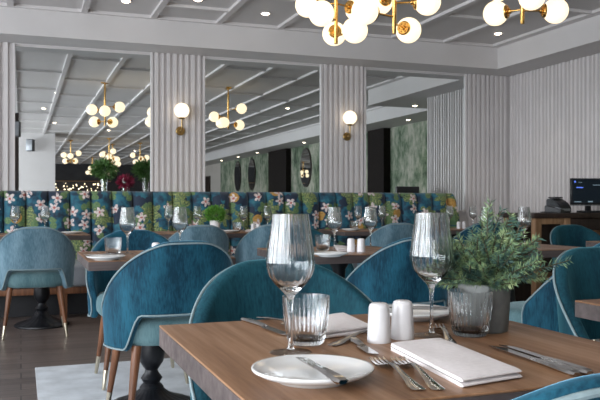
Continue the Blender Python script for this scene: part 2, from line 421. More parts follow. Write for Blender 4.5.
# ------------------------------------------------------------------ banquette
def banquette():
    x0, x1 = -3.4, 4.575; P = .197; front = 7.55
    t = thing('banquette', 'long channelled banquette in teal tropical floral print fabric along the mirrored wall', 'banquette', (0, 0, 0))
    xe = x1; n = int((x1 - x0) / P); xs0 = x1 - n * P
    bm = NB(); zs = [.44, .47, .55, .7, .85, 1.0, 1.07, 1.10, 1.118, 1.12]
    K = 8; cols = []
    for c in range(n):
        for u in [0, .035, .10, .22, .38, .5, .62, .78, .90, .965] + ([1] if c == n - 1 else []):
            cols.append((xs0 + (c + u) * P, .055 * math.sin(PI * u) ** .5 if 0 < u < 1 else -.045))
    grid = []
    for x, bul in cols:
        row = []
        for z in zs:
            tt = max(0, (z - 1.03) / .09); rr = 1 - math.sqrt(max(0, 1 - tt * tt)) if tt > 0 else 0
            row.append(bm.verts.new((x, front + .02 - bul * (1 - rr * .7) + rr * .05 + (z - .44) * .05 - .02, z)))
        row.append(bm.verts.new((x, YB - .045, 1.12))); row.append(bm.verts.new((x, YB - .045, .44)))
        grid.append(row)
    m = len(grid[0])
    for A, B in zip(grid, grid[1:]):
        for k in range(m): bm.faces.new([A[k], A[(k + 1) % m], B[(k + 1) % m], B[k]])
    bm.faces.new(grid[0]); bm.faces.new(grid[-1][::-1])
    obj('backrest', bm, M['floral'], t, True, 60)
    # end wing, its outer edge leaning out towards the seat
    bm = NB(); prof = [(7.44, .30), (7.44, .60), (7.46, .90), (7.49, 1.06), (7.53, 1.115), (7.70, 1.12), (7.70, .30)]
    fl = lambda z: max(0, (1.12 - z)) * .10
    loft(bm, [[(x1 + fl(z), y, z) for y, z in prof], [(x1 + .055 + fl(z), y, z) for y, z in prof]])
    bmesh.ops.bevel(bm, geom=bm.edges[:], offset=.012, segments=2, affect='EDGES')
    obj('end_panel', bm, M['floral'], t)
    b = NB(); w = (x1 - x0) / 7
    for i in range(7): box(b, x0 + i * w + .003, x0 + (i + 1) * w - .003, 6.90, 7.55, .27, .47, .035, 3)
    obj('seat', b, M['seatpad'], t)
    b = NB(); box(b, x0, x1, 6.93, 7.7, .21, .268, .004); obj('wooden_rail', b, M['walnut'], t)
    b = NB(); box(b, x0, x1, 7.15, 7.7, 0, .209); obj('recessed_plinth', b, M['black'], t)
    for i in range(8):
        x = .35 + (i - 3) * 1.15
        b = NB(); box(b, x - .03, x + .03, 6.94, 7.0, 0, .21, .003); obj('leg', b, M['walnut'], t)
banquette()
# ------------------------------------------------------------------ chairs
def chair(mat, label, loc, rz, group, seatmat=None):
    t = thing('barrel_chair', label, 'chair', loc, rz, group)
    A, B, TM = .288, .268, math.radians(97); TH = .042
    def ztop(th):
        a = min(abs(math.degrees(th)), 97)
        T = [(-15, .827), (0, .83), (15, .826), (27, .806), (38, .780), (50, .741), (62, .695), (75, .636), (88, .560), (97, .50), (106, .43)]
        for i in range(1, len(T) - 2):
            if T[i][0] <= a <= T[i + 1][0]:
                u = (a - T[i][0]) / (T[i + 1][0] - T[i][0]); h = T[i + 1][0] - T[i][0]
                m0 = (T[i + 1][1] - T[i - 1][1]) / (T[i + 1][0] - T[i - 1][0]) * h; m1 = (T[i + 2][1] - T[i][1]) / (T[i + 2][0] - T[i][0]) * h
                return (2 * u ** 3 - 3 * u * u + 1) * T[i][1] + (u ** 3 - 2 * u * u + u) * m0 + (3 * u * u - 2 * u ** 3) * T[i + 1][1] + (u ** 3 - u * u) * m1
    def zbot(th):
        a = abs(math.degrees(th))
        s = min(1, max(0, (a - 34) / 20)); s = s * s * (3 - 2 * s)
        return .505 * (1 - s) + .355 * s
    def pt(th, off, z):
        lean = 1 + .10 * (z - .45) - .10 * max(0, .5 - z)
        a, bb = A * lean - off, B * lean - off
        ex = .86
        s, c = math.sin(th), math.cos(th)
        x = a * math.copysign(abs(s) ** ex, s); y = -bb * math.copysign(abs(c) ** ex, c)
        if abs(th) > PI / 2:          # the arms run straight forward past the widest point
            q = (abs(th) - PI / 2) / (TM - PI / 2); x = math.copysign(a * (1 - .03 * q), s); y = .02 * q
        return Vector((x, y - .13 * max(0, z - .48) * max(0, c), z))
    N = 64; loops = []
    ths = [-TM + 2 * TM * i / N for i in range(N + 1)]
    def section(th, sc=1.0):
        zt, zb = ztop(th), zbot(th); r = TH / 2 * .92; L = []
        for k in range(7):
            a = PI * k / 6; L.append(pt(th, TH / 2 - math.cos(a) * TH / 2 * sc, zt - r + math.sin(a) * r * sc))
        mids = 6
        for k in range(1, mids): z = zt - r + (zb + r - zt + r) * k / mids; L.append(pt(th, TH / 2 + (TH / 2 + .008 * math.sin(PI * k / mids)) * sc, z))
        for k in range(7):
            a = PI + PI * k / 6; L.append(pt(th, TH / 2 - math.cos(a) * TH / 2 * sc, zb + r + math.sin(a) * r * sc))
        for k in range(1, mids): z = zb + r + (zt - r - zb - r) * k / mids; L.append(pt(th, TH / 2 - (TH / 2) * sc, z))
        return L
    loops.append(section(-TM - .04, .3)); loops.append(section(-TM - .025, .75))
    loops += [section(th) for th in ths]
    loops.append(section(TM + .025, .75)); loops.append(section(TM + .04, .3))
    shell = obj('backrest', loft(NB(), loops), mat, t, True, 70)
    up = [pt(th, -.002, ztop(th) - .010) for th in ths]; lo = [pt(th, -.002, zbot(th) + .010) for th in reversed(ths)]
    tp = ztop(TM); bt = zbot(TM)
    mid1 = [pt(TM + .03, .004, tp - .01 + (bt - tp + .02) * k / 4) for k in range(1, 4)]
    mid0 = [pt(-TM - .03, .004, bt + .01 + (tp - bt - .02) * k / 4) for k in range(1, 4)]
    obj('piping', tube(NB(), up + mid1 + lo + mid0, .0042, 6, True), M['piping'], shell)
    # seat cushion
    sm = seatmat or M['seatfab']
    prof = [(.0, .372), (.80, .372), (.93, .378), (.985, .395), (1.0, .42), (.995, .45), (.97, .47), (.90, .483), (.7, .49), (.35, .492), (0, .492)]
    bm = NB(); rings = []
    n = 48
    for r, z in prof:
        if r == 0: rings.append([bm.verts.new((0, .01, z))]); continue
        ring = []
        for k in range(n):
            a = 2 * PI * k / n; s, c = math.sin(a), math.cos(a)
            ax, ay = .246 * r, (.235 if c < 0 else .285) * r
            ring.append(bm.verts.new((ax * math.copysign(abs(s) ** .72, s), .01 + ay * math.copysign(abs(c) ** .72, c), z)))
        rings.append(ring)
    for R0, R1 in zip(rings, rings[1:]):
        for k in range(n):
            vs = []
            for v in (R0[k % len(R0)], R0[(k + 1) % len(R0)], R1[(k + 1) % len(R1)], R1[k % len(R1)]):
                if v not in vs: vs.append(v)
            bm.faces.new(vs)
    obj('seat', bm, sm, t)
    for sx, sy in ((-1, -1), (1, -1), (-1, 1), (1, 1)):
        top = Vector((sx * .175, sy * .165 + .01, .375)); bot = Vector((sx * .225, sy * .215 + .01, 0))
        def lp(z): return bot + (top - bot) * (z / .375)
        bm = NB(); tube(bm, [lp(.10), lp(.2), lp(.3), lp(.375)], [.0125, .016, .0195, .021], 14)
        lg = obj('leg', bm, M['walnut'], t)
        bm = NB(); tube(bm, [lp(0), lp(.004), lp(.05), lp(.102)], [.0085, .0098, .0112, .0134], 14)
        obj('ferrule', bm, M['ferrule'], lg)
    return t
g1 = 'velvet barrel chairs in the restaurant'
CH = {}
def put(key, src, label, x, y, deg, z=0):
    if src in CH and isinstance(src, str): o = copy_tree(CH[src]); o['label'] = label; o.location = (x, y, z and z + .0015); o.rotation_euler = (0, 0, math.radians(deg))
    else: o = chair(src, label, (x, y, z and z + .0015), math.radians(deg), g1)
    CH[key] = o; return o
put('B', M['teal'], 'big teal velvet barrel chair seen from behind with walnut legs, left of centre', .625, 3.48, 6, RUG)
put('H', 'B', 'teal velvet barrel chair with its back to us, seen behind the pair of white shakers', 1.74, 3.46, 6, RUG)
put('L', 'B', 'teal velvet barrel chair turned side-on between the leafy plant pot and the rightmost chair', 2.42, 3.02, 25, RUG)
put('M', 'B', 'dark blue velvet barrel chair, only its rounded top showing at the bottom right corner', .575, .862, 0, RUG)
put('N', M['dteal'], 'teal velvet barrel chair facing us across the front table, behind the large wine glass', .668, 1.74, 180, RUG)
put('K', 'N', 'deep teal velvet barrel chair facing us, behind the table corner at the right edge', 1.94, 1.92, 180, RUG)
put('C', 'B', 'teal velvet barrel chair facing us behind the plate and tumbler, left of centre', .635, 4.36, 180, RUG)
put('F', 'N', 'teal velvet barrel chair facing us beyond the table with the small white shakers', 1.70, 4.36, 182, RUG)
put('J', 'N', 'teal velvet barrel chair facing us in front of the till counter', 3.86, 4.36, 180, RUG)
put('A', M['greyblue'], 'pale grey blue velvet barrel chair standing alone at the far left', .10, 6.16, 0)
put('D', 'A', 'pale grey blue velvet barrel chair behind the big teal chair, below the green potted plant', 1.33, 6.22, 4)
put('E', 'A', 'pale grey blue velvet barrel chair just left of the large wine glass bowl', 1.99, 6.22, -6)
put('G', 'A', 'pale grey blue velvet barrel chair just left of the second large wine glass', 3.13, 6.22, -4)
put('I', 'B', 'dark teal velvet barrel chair mostly hidden behind the leafy plant, by the banquette end', 4.0, 6.22, 0)
# ------------------------------------------------------------------ tables
def table(label, x0, x1, y0, y1, gz=0, ped=None):
    cx, cy = (x0 + x1) / 2, (y0 + y1) / 2
    t = thing('dining_table', label, 'table', (cx, cy, gz), 0, 'wooden dining tables on black iron pedestals')
    hx, hy = (x1 - x0) / 2, (y1 - y0) / 2
    tz = TZ - gz
    top = obj('tabletop', box(NB(), -hx, hx, -hy, hy, tz - .004, tz, .0012, 1), M['top'], t)
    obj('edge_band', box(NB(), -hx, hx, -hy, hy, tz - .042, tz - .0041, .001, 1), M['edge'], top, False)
    for off in ([0] if ped is None else ped):
        prof = [(.0, tz - .055), (.16, tz - .055), (.16, tz - .043), (0, tz - .043)]
        obj('mounting_plate', lathe(NB(), prof, 24, off, 0), M['iron'], t)
        prof = [(0, .09), (.05, .09), (.058, .10), (.05, .112), (.038, .122), (.046, .135), (.052, .145), (.044, .157), (.034, .17), (.03, .185),
                (.040, .20), (.056, .225), (.064, .26), (.062, .31), (.056, .36), (.054, .385), (.060, .392), (.060, .405), (.046, .415),
                (.036, .43), (.032, .47), (.030, .56), (.034, tz - .10), (.05, tz - .075), (.055, tz - .056), (0, tz - .056)]
        obj('column', lathe(NB(), prof, 28, off, 0), M['iron'], t)
        prof = [(0, 0), (.205, 0), (.215, .006), (.213, .016), (.19, .028), (.14, .045), (.09, .066), (.062, .088), (.055, .098), (0, .098)]
        def rib(i, a, z): return 1 + (.035 * abs(math.cos(a * 12)) if 4 <= i <= 7 else 0)
        obj('base', lathe(NB(), prof, 96, off, 0, 0, rib), M['iron'], t)
    return t
table('square wooden table in the foreground laid with wine glasses, napkins and cutlery', .262, .966, .845, 1.54, RUG)
table('wooden table whose corner shows at the right edge, before the deep teal chair', 1.323, 2.5, .88, 1.575, RUG, [-.3, .3])
table('square wooden table on an ornate iron pedestal behind the big teal chair, left of centre', .27, .92, 3.36, 4.06, RUG)
table('square wooden table with the two small white shakers, behind the large wine glass', 1.235, 1.93, 3.36, 4.06, RUG)
table('square wooden table hidden mostly by the leafy plant, right of centre', 2.30, 3.0, 3.36, 4.06, RUG)
table('square wooden table in front of the till counter, at the right', 3.50, 4.18, 3.45, 4.06, RUG)
table('small wooden table at the banquette behind the lone grey blue chair, far left', -.2, .52, 6.25, 6.88)
table('long wooden table at the banquette with a green plant in a white pot', 1.05, 2.28, 6.25, 6.88, 0, [-.3, .3])
table('small wooden table at the banquette, seen just above the two small white shakers', 2.72, 3.42, 6.25, 6.88)
table('small wooden table at the right end of the banquette, behind the leafy plant', 3.66, 4.38, 6.25, 6.88)
# ------------------------------------------------------------------ glassware
def wine_glass(label, loc, group):
    t = thing('wine_glass', label, 'wine glass', loc, 0, group)
    out = [(.0052, .088), (.0075, .094), (.014, .101), (.026, .113), (.0355, .126), (.0395, .140), (.0398, .150), (.0375, .172), (.0335, .198), (.0300, .2285)]
    inn = [(.0292, .2285), (.0327, .198), (.0366, .172), (.0388, .150), (.0385, .141), (.0343, .128), (.0245, .116), (.012, .1055), (0, .1035)]
    def rf(i, a, z):
        k = max(0, min(1, (z - .112) / .03)); return 1 + .020 * k * math.cos(a * 20) * (1 if i < len(out) else -.3)
    obj('bowl', lathe(NB(), [(0, .088)] + out + inn, 80, rfun=rf), M['glass'], t, True, 80)
    obj('stem', lathe(NB(), [(0, .006), (.0065, .006), (.0042, .012), (.0034, .03), (.0033, .065), (.0040, .080), (.0052, .0878), (0, .0878)], 16), M['glass'], t)
    obj('foot', lathe(NB(), [(0, 0), (.034, 0), (.0352, .0008), (.034, .0018), (.020, .003), (.009, .0045), (.0065, .0058), (0, .0058)], 48), M['foot'], t)
    return t
def tumbler(label, loc, group):
    prof = [(0, 0), (.026, 0), (.030, .003), (.0335, .012), (.0375, .035), (.0402, .060), (.0412, .078), (.0415, .084), (.0395, .084), (.0388, .078), (.0375, .055), (.0345, .030), (.030, .014), (.024, .010), (0, .009)]
    def rf(i, a, z): return 1 + (.020 * math.cos(a * 32) if 2 <= i <= 5 else 0.010 * math.cos(a * 32) if i == 6 else 0)
    o = obj('ribbed_tumbler', lathe(NB(), prof, 180, rfun=rf), M['tglass'], None, True, 80)
    o.location = loc; tag(o, label, 'tumbler', group); return o
WG = 'stemmed wine glasses on the tables'; TG = 'ribbed glass tumblers'
wg = None
def glass_at(px, py, label):
    global wg
    p = (*on(px, py), TZ)
    if wg is None: wg = wine_glass(label, p, WG); return
    o = copy_tree(wg); o.location = p; o['label'] = label
glass_at(290.5, 352.5, 'large ribbed wine glass nearest us, standing before the ribbed tumbler and behind the small plate')
glass_at(431.5, 335.5, 'large ribbed wine glass between the right white shaker and the leafy plant pot')
def glass_Y(px, Y, label):
    o = copy_tree(wg); o.location = (atY(px, Y), Y, TZ); o['label'] = label
glass_Y(127.5, 3.80, 'wine glass on the second table, left of centre, beside the plain tumbler')
glass_Y(180, 3.92, 'wine glass rising behind the top edge of the big teal chair back')
glass_Y(334.5, 3.72, 'wine glass beside the small tumbler on the table behind the front one')
glass_Y(370.5, 3.95, 'wine glass behind the two small white shakers, above the teal chair back')
glass_Y(487, 3.75, 'wine glass sticking up behind the left side of the leafy plant')
glass_Y(524, 3.60, 'wine glass just left of the till counter, behind the right side of the leafy plant')
for px, Y, s in ((15, 6.6, 'small distant wine glass furthest left, before the floral banquette'), (45, 6.6, 'small distant wine glass above the lone grey blue chair, second from the left edge'),
              (168.5, 6.75, 'small distant wine glass between two nearer wine glasses, left of the potted plant'), (197.5, 6.75, 'small distant wine glass just left of the green plant in the white pot'),
              (243.5, 6.62, 'small distant wine glass right of the green plant in the white pot'), (267.5, 6.62, 'small distant wine glass just above the grey blue chair left of the large glass bowl'),
              (358, 6.7, 'small distant wine glass between the two mid distance glasses near the shakers'), (382, 6.7, 'small distant wine glass right of the two small white shakers, above a grey blue chair'),
              (449.5, 6.75, 'small distant wine glass before the right end of the floral banquette'), (473, 6.55, 'small distant wine glass before the fluted wall, just right of the banquette')):
    glass_Y(px, Y, s)
tb = tumbler('ribbed tumbler behind the nearest wine glass on the front table', (*on(306, 344), TZ), TG)
def tum(x, y, label):
    o = tb.copy(); C.objects.link(o); o.location = (x, y, TZ); o['label'] = label; return o
tum(*on(470, 335.5), 'ribbed tumbler standing in front of the grey plant pot')
tum(*on(113, 255), 'tumbler on the second table beside its plate, left of centre')
tum(atY(322.5, 3.72), 3.72, 'tumbler beside the wine glass on the table behind the front one')
tum(atY(237, 6.5), 6.5, 'small distant tumbler right of the green plant in the white pot')
tum(atY(354, 6.55), 6.55, 'small distant tumbler on the banquette table above the white shakers')
# ------------------------------------------------------------------ china, shakers
def plate(label, loc, group):
    prof = [(0, .004), (.045, .0), (.050, .0), (.052, .003), (.075, .010), (.0845, .0155), (.0855, .018), (.0845, .0195), (.081, .019), (.070, .0145), (.055, .010), (.03, .0085), (0, .008)]
    o = obj('side_plate', lathe(NB(), prof, 64), M['china'], None, True, 70)
    o.location = loc; return tag(o, label, 'plate', group)
PG = 'white side plates on the tables'
pl = plate('white side plate with a butter knife on it, nearest us', (*on(312.5, 380), TZ), PG)
def plt_(x, y, label):
    o = pl.copy(); C.objects.link(o); o.location = (x, y, TZ); o['label'] = label; return (x, y)
FP = plt_(on(409, 316.5)[0], 1.445, 'side plate with a knife on the far side of the table, behind the shakers')
P2 = plt_(*on(106, 260), 'white side plate with a knife on the second table, below the tumbler, left of centre')
P5 = plt_(*on(330, 256.5), 'white side plate on the table with the two small white shakers')
P6 = plt_(atY(72, 6.5), 6.5, 'distant white side plate right of the lone grey blue chair')
plt_(atY(229, 6.36), 6.36, 'distant white side plate by the plant in the white pot')
plt_(atY(351, 6.36), 6.36, 'distant white side plate on the banquette table above the white shakers')
plt_(atY(476, 6.4), 6.4, 'distant white side plate by the banquette end, behind the leafy plant')
def shaker(label, loc, group):
    prof = [(0, 0), (.0205, 0), (.0212, .002), (.0212, .006), (.0195, .045), (.0182, .062), (.0165, .067), (.0125, .0695), (.006, .0702), (0, .0702)]
    o = obj('shaker', lathe(NB(), prof, 36), M['ceram'], None, True, 60)
    h = NB()
    for k in range(3): a = 2 * PI * k / 3; lathe(h, [(0, .0698), (.0011, .0698), (.0011, .0706), (0, .0706)], 8, .0035 * math.cos(a), .0035 * math.sin(a))
    obj('holes', h, M['black'], o)
    o.location = loc; return tag(o, label, 'shaker', group)
SG = 'white salt and pepper shakers'
sk = shaker('white ceramic shaker on the front table, left one of the near pair', (*on(379, 342), TZ), SG)
def shk(x, y, label):
    o = copy_tree(sk); o.location = (x, y, TZ); o['label'] = label
shk(*on(402.5, 338.5), 'white ceramic shaker on the front table, right one of the near pair')
shk(atY(351, 3.55), 3.55, 'small white shaker left of its twin, on the table behind the front one')
shk(atY(361, 3.52), 3.52, 'small white shaker right of its twin, on the table behind the front one')
shk(atY(156, 3.47), 3.47, 'white shaker just peeking over the top of the big teal chair back')
shk(atY(253, 6.5), 6.5, 'distant white shaker, left of a pair just left of a grey blue chair')
shk(atY(258, 6.5), 6.5, 'distant white shaker, right of a pair beside a grey blue chair')
shk(atY(458.7, 6.55), 6.55, 'distant white shaker by the banquette end, left of its pair')
shk(atY(464, 6.55), 6.55, 'distant white shaker by the banquette end, right of its pair')
# ------------------------------------------------------------------ cutlery (local +Y from handle end to tip)
def ribbon(bm, secs):   # secs: (y, halfwidth, z, thickness)
    loops = []
    for y, w, z, t in secs:
        loops.append([(-w, y, z + t * .5), (-w * .6, y, z + t), (w * .6, y, z + t), (w, y, z + t * .5), (w * .6, y, z), (-w * .6, y, z)])
    return loft(bm, loops)
def fork(label, loc, rz, group):
    t = thing('fork', label, 'fork', loc, rz, group)
    obj('handle', ribbon(NB(), [(0, .005, .001, .002), (.006, .0095, .0005, .0025), (.02, .0100, .0005, .003), (.045, .0070, .003, .0035), (.09, .0042, .008, .004), (.12, .0038, .009, .004), (.132, .006, .0075, .003)]), M['steel'], t)
    h = NB(); ribbon(h, [(.131, .0058, .0076, .003), (.14, .0105, .0055, .0022), (.15, .0125, .003, .002), (.158, .0128, .0018, .0018)])
    for k in range(4):
        x = (k - 1.5) * .0072
        loops = []
        for y, w, z, th in ((.157, .0026, .0018, .0018), (.175, .0020, .001, .0018), (.19, .0018, .002, .0016), (.202, .0010, .0045, .001)):
            loops.append([(x - w, y, z), (x + w, y, z), (x + w, y, z + th), (x - w, y, z + th)])
        loft(h, loops)
    obj('tines', h, M['steel'], t); return t
def knife(label, loc, rz, group, L=.23, hl=.105, w=.0105, tilt=0):
    t = thing('knife', label, 'knife', loc, rz, group); t.rotation_euler = (tilt, 0, rz)
    obj('handle', ribbon(NB(), [(0, .006, .001, .005), (.005, .0098, 0, .0075), (.02, .0098, 0, .008), (hl * .7, .0072, .0005, .0075), (hl, .0062, .001, .006), (hl + .006, .0066, .0015, .005)]), M['steel'], t)
    b = NB(); loops = []
    n = 9
    for k in range(n + 1):
        u = k / n; y = hl + .005 + (L - hl - .005) * u
        e = w * (1 - max(0, (u - .72) / .28) ** 2 * .93)
        loops.append([(-.0055, y, .0025), (-.0055, y, .0045), (-.0055 + e * 1.6, y, .0038), (-.0055 + e * 1.6, y, .0032)])
    obj('blade', loft(b, loops), M['steel'], t); return t
def spoon(label, loc, rz, group):
    t = thing('spoon', label, 'spoon', loc, rz, group)
    obj('handle', ribbon(NB(), [(0, .005, .001, .002), (.006, .0095, .0005, .0025), (.02, .0095, .001, .003), (.05, .0058, .004, .0035), (.11, .0036, .008, .0035), (.125, .0045, .007, .003)]), M['steel'], t)
    b = NB(); R = []
    for i in range(9):
        u = i / 8; y = .123 + .055 * u; w = .0195 * math.sin(PI * min(1, max(0, u)) ** .8) ** .7 if 0 < u < 1 else .003
        dz = .006 * math.sin(PI * u)
        R.append([(-w, y, .007), (-w * .5, y, .007 - dz * .8), (0, y, .007 - dz), (w * .5, y, .007 - dz * .8), (w, y, .007),
                  (w * .5, y, .0082 - dz * .8), (0, y, .0082 - dz), (-w * .5, y, .0082 - dz * .8)])
    obj('spoon_bowl', loft(b, R), M['steel'], t); return t
def place(fn, h0, h1, label, group, z=TZ, **kw):   # handle end h0 -> tip direction h1 (pixels on the table plane)
    a, c = Vector(on(*h0, z)), Vector(on(*h1, z)); d = c - a
    return fn(label, (a.x, a.y, z), math.atan2(-d.x, d.y), group, **kw)
CG = 'steel cutlery on the front table'
place(fork, (440, 391.5), (378, 346), 'right fork of the crossed pair beside the white plate, its handle longer to the right', CG)
f2 = place(fork, (420, 391.5), (363, 351), 'left fork of the crossed pair, its tines next to the plate rim', CG)
place(knife, (577, 377), (484, 345), 'front knife of the pair lying right of the folded napkin', CG)
place(knife, (590, 375.5), (500, 346), 'rear knife of the pair lying right of the folded napkin', CG)
place(knife, (243.5, 320.5), (296, 339), 'front knife of the pair at the far left of the front table', CG)
place(spoon, (259, 317.5), (300, 330), 'spoon behind the knife at the far left of the front table', CG)
place(fork, (330, 346.5), (376, 334), 'fork at the foot of the far folded napkin, left of the shakers', CG)
place(knife, (349, 339), (369, 352), 'dark looking knife between the left shaker and the forks', CG, L=.16, hl=.08)
place(fork, (452, 345), (441, 331), 'fork partly hidden behind the ribbed tumbler near the plant pot', CG)
def on_plate(px0, px1, label, z):
    return place(knife, px0, px1, label, CG, z=z, L=.165, hl=.085, w=.009)
on_plate((343, 385), (297, 358), 'butter knife lying across the nearest white plate', TZ + .0205)
x, y = FP; k = knife('knife lying on the far side plate behind the shakers', (x + .05, y - .05, TZ + .021), math.radians(60), CG, .165, .085, .009)
x, y = P2; k = knife('small knife on the plate of the second table, left of centre', (x + .07, y - .02, TZ + .021), math.radians(75), 'knives on distant plates', .165, .085, .009)
# ------------------------------------------------------------------ napkins
def napkin(label, corners, group, hgt=.020):
    # a folded linen napkin: four layers in two folded bundles; corners = far-left, far-right, near-right, near-left (plan)
    P = [Vector(c) for c in corners]; c0 = sum(P, Vector((0, 0))) / 4
    t = thing('folded_napkin', label, 'napkin', (c0.x, c0.y, TZ), 0, group)
    def at(u, v, z, j=0):
        a = P[0].lerp(P[1], u); b_ = P[3].lerp(P[2], u); p = a.lerp(b_, v) - c0
        return (p.x, p.y, z)
    lay = hgt / 2
    for li, nm in enumerate(('lower_fold', 'upper_fold')):
        bm = NB(); z0 = li * lay; loops = []
        n = 16
        for i in range(n + 1):
            u = i / n
            # section in v: a flattened U, round at the near fold, open at the far side
            L = []
            sag = .0012 * math.sin(u * 7 + li * 2) ; h = lay * (.96 - .25 * (1 - min(1, 4 * min(u, 1 - u) + .35)))
            sh = .018 * li
            m = 10
            for k in range(m + 1): L.append(at(u, .01 + sh * .6 + (.93 - sh) * k / m, z0 + h + sag * math.sin(k * .6) * .6))
            for k in range(1, 7):
                a = PI / 2 - PI * k / 7; L.append(at(u, .94 + sh * -.3 + .055 * math.cos(a), z0 + h / 2 + h / 2 * math.sin(a)))
            for k in range(m + 1): L.append(at(u, .94 - .93 * k / m, z0 + .0002))
            L.append(at(u, .02, z0 + h * .40)); 
            loops.append(L)
        obj(nm, loft(bm, loops), M['linen'], t, True, 60)
        # thin seam hem
        hm = NB(); tube(hm, [Vector(at(.985, v, z0 + lay * .5)) for v in (.06, .3, .6, .9)], .0016, 6)
        obj('hem', hm, M['linen'], t)
    return t
NG = 'folded white linen napkins'
napkin('folded white linen napkin in front of the shakers, nearest us', [on(390, 350), on(439, 344.5), on(523, 379), on(464, 389)], NG, .014)
napkin('folded white linen napkin behind the ribbed tumbler at the far side of the front table', [on(300, 327), on(343, 319), on(372, 333), on(322, 340)], NG, .016)
napkin('white napkin on the table behind the front one, between its tumbler and shakers', [(atY(334, 3.95), 3.95), (atY(345, 3.85), 3.85), (atY(352, 3.6), 3.6), (atY(338, 3.6), 3.6)], NG, .016)
napkin('white napkin on the table behind the leafy plant, right side', [(2.55, 3.9), (2.7, 3.9), (2.7, 3.7), (2.55, 3.7)], NG, .016)
napkin('distant white napkin by the wine glasses at the potted plant table', [(atY(247, 6.7), 6.7), (atY(252, 6.7), 6.7), (atY(252, 6.4), 6.4), (atY(245, 6.4), 6.4)], NG, .014)
# ------------------------------------------------------------------ plants
def blade(bm, p, d, up, L, w):
    d = d.normalized(); s = d.cross(up)
    if s.length < 1e-3: s = d.cross(Vector((1, 0, 0)))
    s.normalize(); nrm = s.cross(d)
    a = bm.verts.new(p); b_ = bm.verts.new(p + d * L * .45 + s * w / 2 + nrm * w * .12); c = bm.verts.new(p + d * L)
    e = bm.verts.new(p + d * L * .45 - s * w / 2 + nrm * w * .12)
    f = bm.verts.new(p + d * L * .5 - nrm * w * .15)
    bm.faces.new([a, b_, f]); bm.faces.new([b_, c, f]); bm.faces.new([c, e, f]); bm.faces.new([e, a, f])
def bush():
    cx, cy = on(484, 330); rnd = random.Random(11)
    t = thing('potted_rosemary', 'leafy grey green rosemary plant in a grey metal pot on the front table', 'potted plant', (cx, cy, TZ))
    prof = [(0, 0), (.044, 0), (.0455, .002), (.0485, .045), (.0500, .088), (.0505, .092), (.0485, .093), (.0475, .088), (.046, .05), (.043, .008), (0, .006)]
    obj('pot', lathe(NB(), prof, 40), M['pot'], t)
    obj('soil', lathe(NB(), [(0, .06), (.0455, .06), (.0455, .078), (.02, .084), (0, .085)], 24), M['soil'], t)
    lv = NB(); st = NB()
    R = Vector((CA, -SA, 0)); D = Vector((SA, CA, 0))
    specs = []
    for i in range(120):
        az = rnd.uniform(0, 2 * PI); el = rnd.uniform(.0, 1.25)
        L = rnd.uniform(.085, .135) * (1.0 + .12 * math.cos(az))
        specs.append((az, el, L))
    specs += [(.1, .55, .155), (-.1, .35, .15), (.2, .85, .15), (PI, .25, .10), (PI - .2, .45, .10), (PI + .3, .6, .125), (.4, 1.5, .165), (1.2, 1.45, .15), (-.3, 1.2, .16), (0, .12, .12), (PI - .5, -.05, .10), (-1.4, .1, .11), (-1.8, .3, .12), (-1.2, .6, .12)]
    for az, el, L in specs:
        d = (R * math.cos(az) * math.cos(el) + D * math.sin(az) * math.cos(el) + Vector((0, 0, math.sin(el)))).normalized()
        p = Vector((rnd.uniform(-.022, .022), rnd.uniform(-.022, .022), .082)); p0 = p.copy(); n = 22; pts = [p0]
        step = L / n; dd = (d + Vector((0, 0, .9))).normalized()
        for k in range(n):
            dd = (dd * .82 + d * .22 + Vector((rnd.uniform(-.07, .07), rnd.uniform(-.07, .07), rnd.uniform(-.06, .05)))).normalized()
            p = p + dd * step; pts.append(p.copy())
            if k > 3:
                for j in range(5):
                    q = Vector((rnd.uniform(-1, 1), rnd.uniform(-1, 1), rnd.uniform(-.8, 1)))
                    q = (q - dd * q.dot(dd)).normalized()
                    bd = (dd * rnd.uniform(.5, 1.0) + q).normalized()
                    blade(lv, p, bd, q.cross(dd), rnd.uniform(.014, .024) * (1 - .25 * k / n), rnd.uniform(.0020, .0033))
        tube(st, pts[::3] + [pts[-1]], [.0013] * (len(pts[::3]) + 1), 4)
    obj('foliage', lv, M['rosemary'], t, False); obj('stems', st, M['stem'], t)
bush()
def ball_plant():
    Y = 6.6; x = atY(215, Y); rnd = random.Random(4)
    t = thing('potted_plant', 'small bushy bright green plant in a white pot on the banquette table', 'potted plant', (x, Y, TZ))
    obj('pot', lathe(NB(), [(0, 0), (.035, 0), (.04, .004), (.047, .09), (.049, .1), (.045, .1), (.043, .09), (.036, .01), (0, .01)], 28), M['wpot'], t)
    obj('soil', lathe(NB(), [(0, .07), (.041, .07), (.041, .088), (0, .092)], 20), M['soil'], t)
    lv = NB()
    for i in range(900):
        u = Vector((rnd.gauss(0, 1), rnd.gauss(0, 1), rnd.gauss(0, 1))).normalized()
        p = Vector((0, 0, .155)) + Vector((u.x * .082, u.y * .082, u.z * .068)) * rnd.uniform(.55, 1.0)
        blade(lv, p, (u + Vector((rnd.uniform(-.6, .6), rnd.uniform(-.6, .6), rnd.uniform(-.2, .8)))), Vector((rnd.uniform(-1, 1), rnd.uniform(-1, 1), .3)), .026, .015)
    obj('foliage', lv, M['boxleaf'], t, False)
ball_plant()
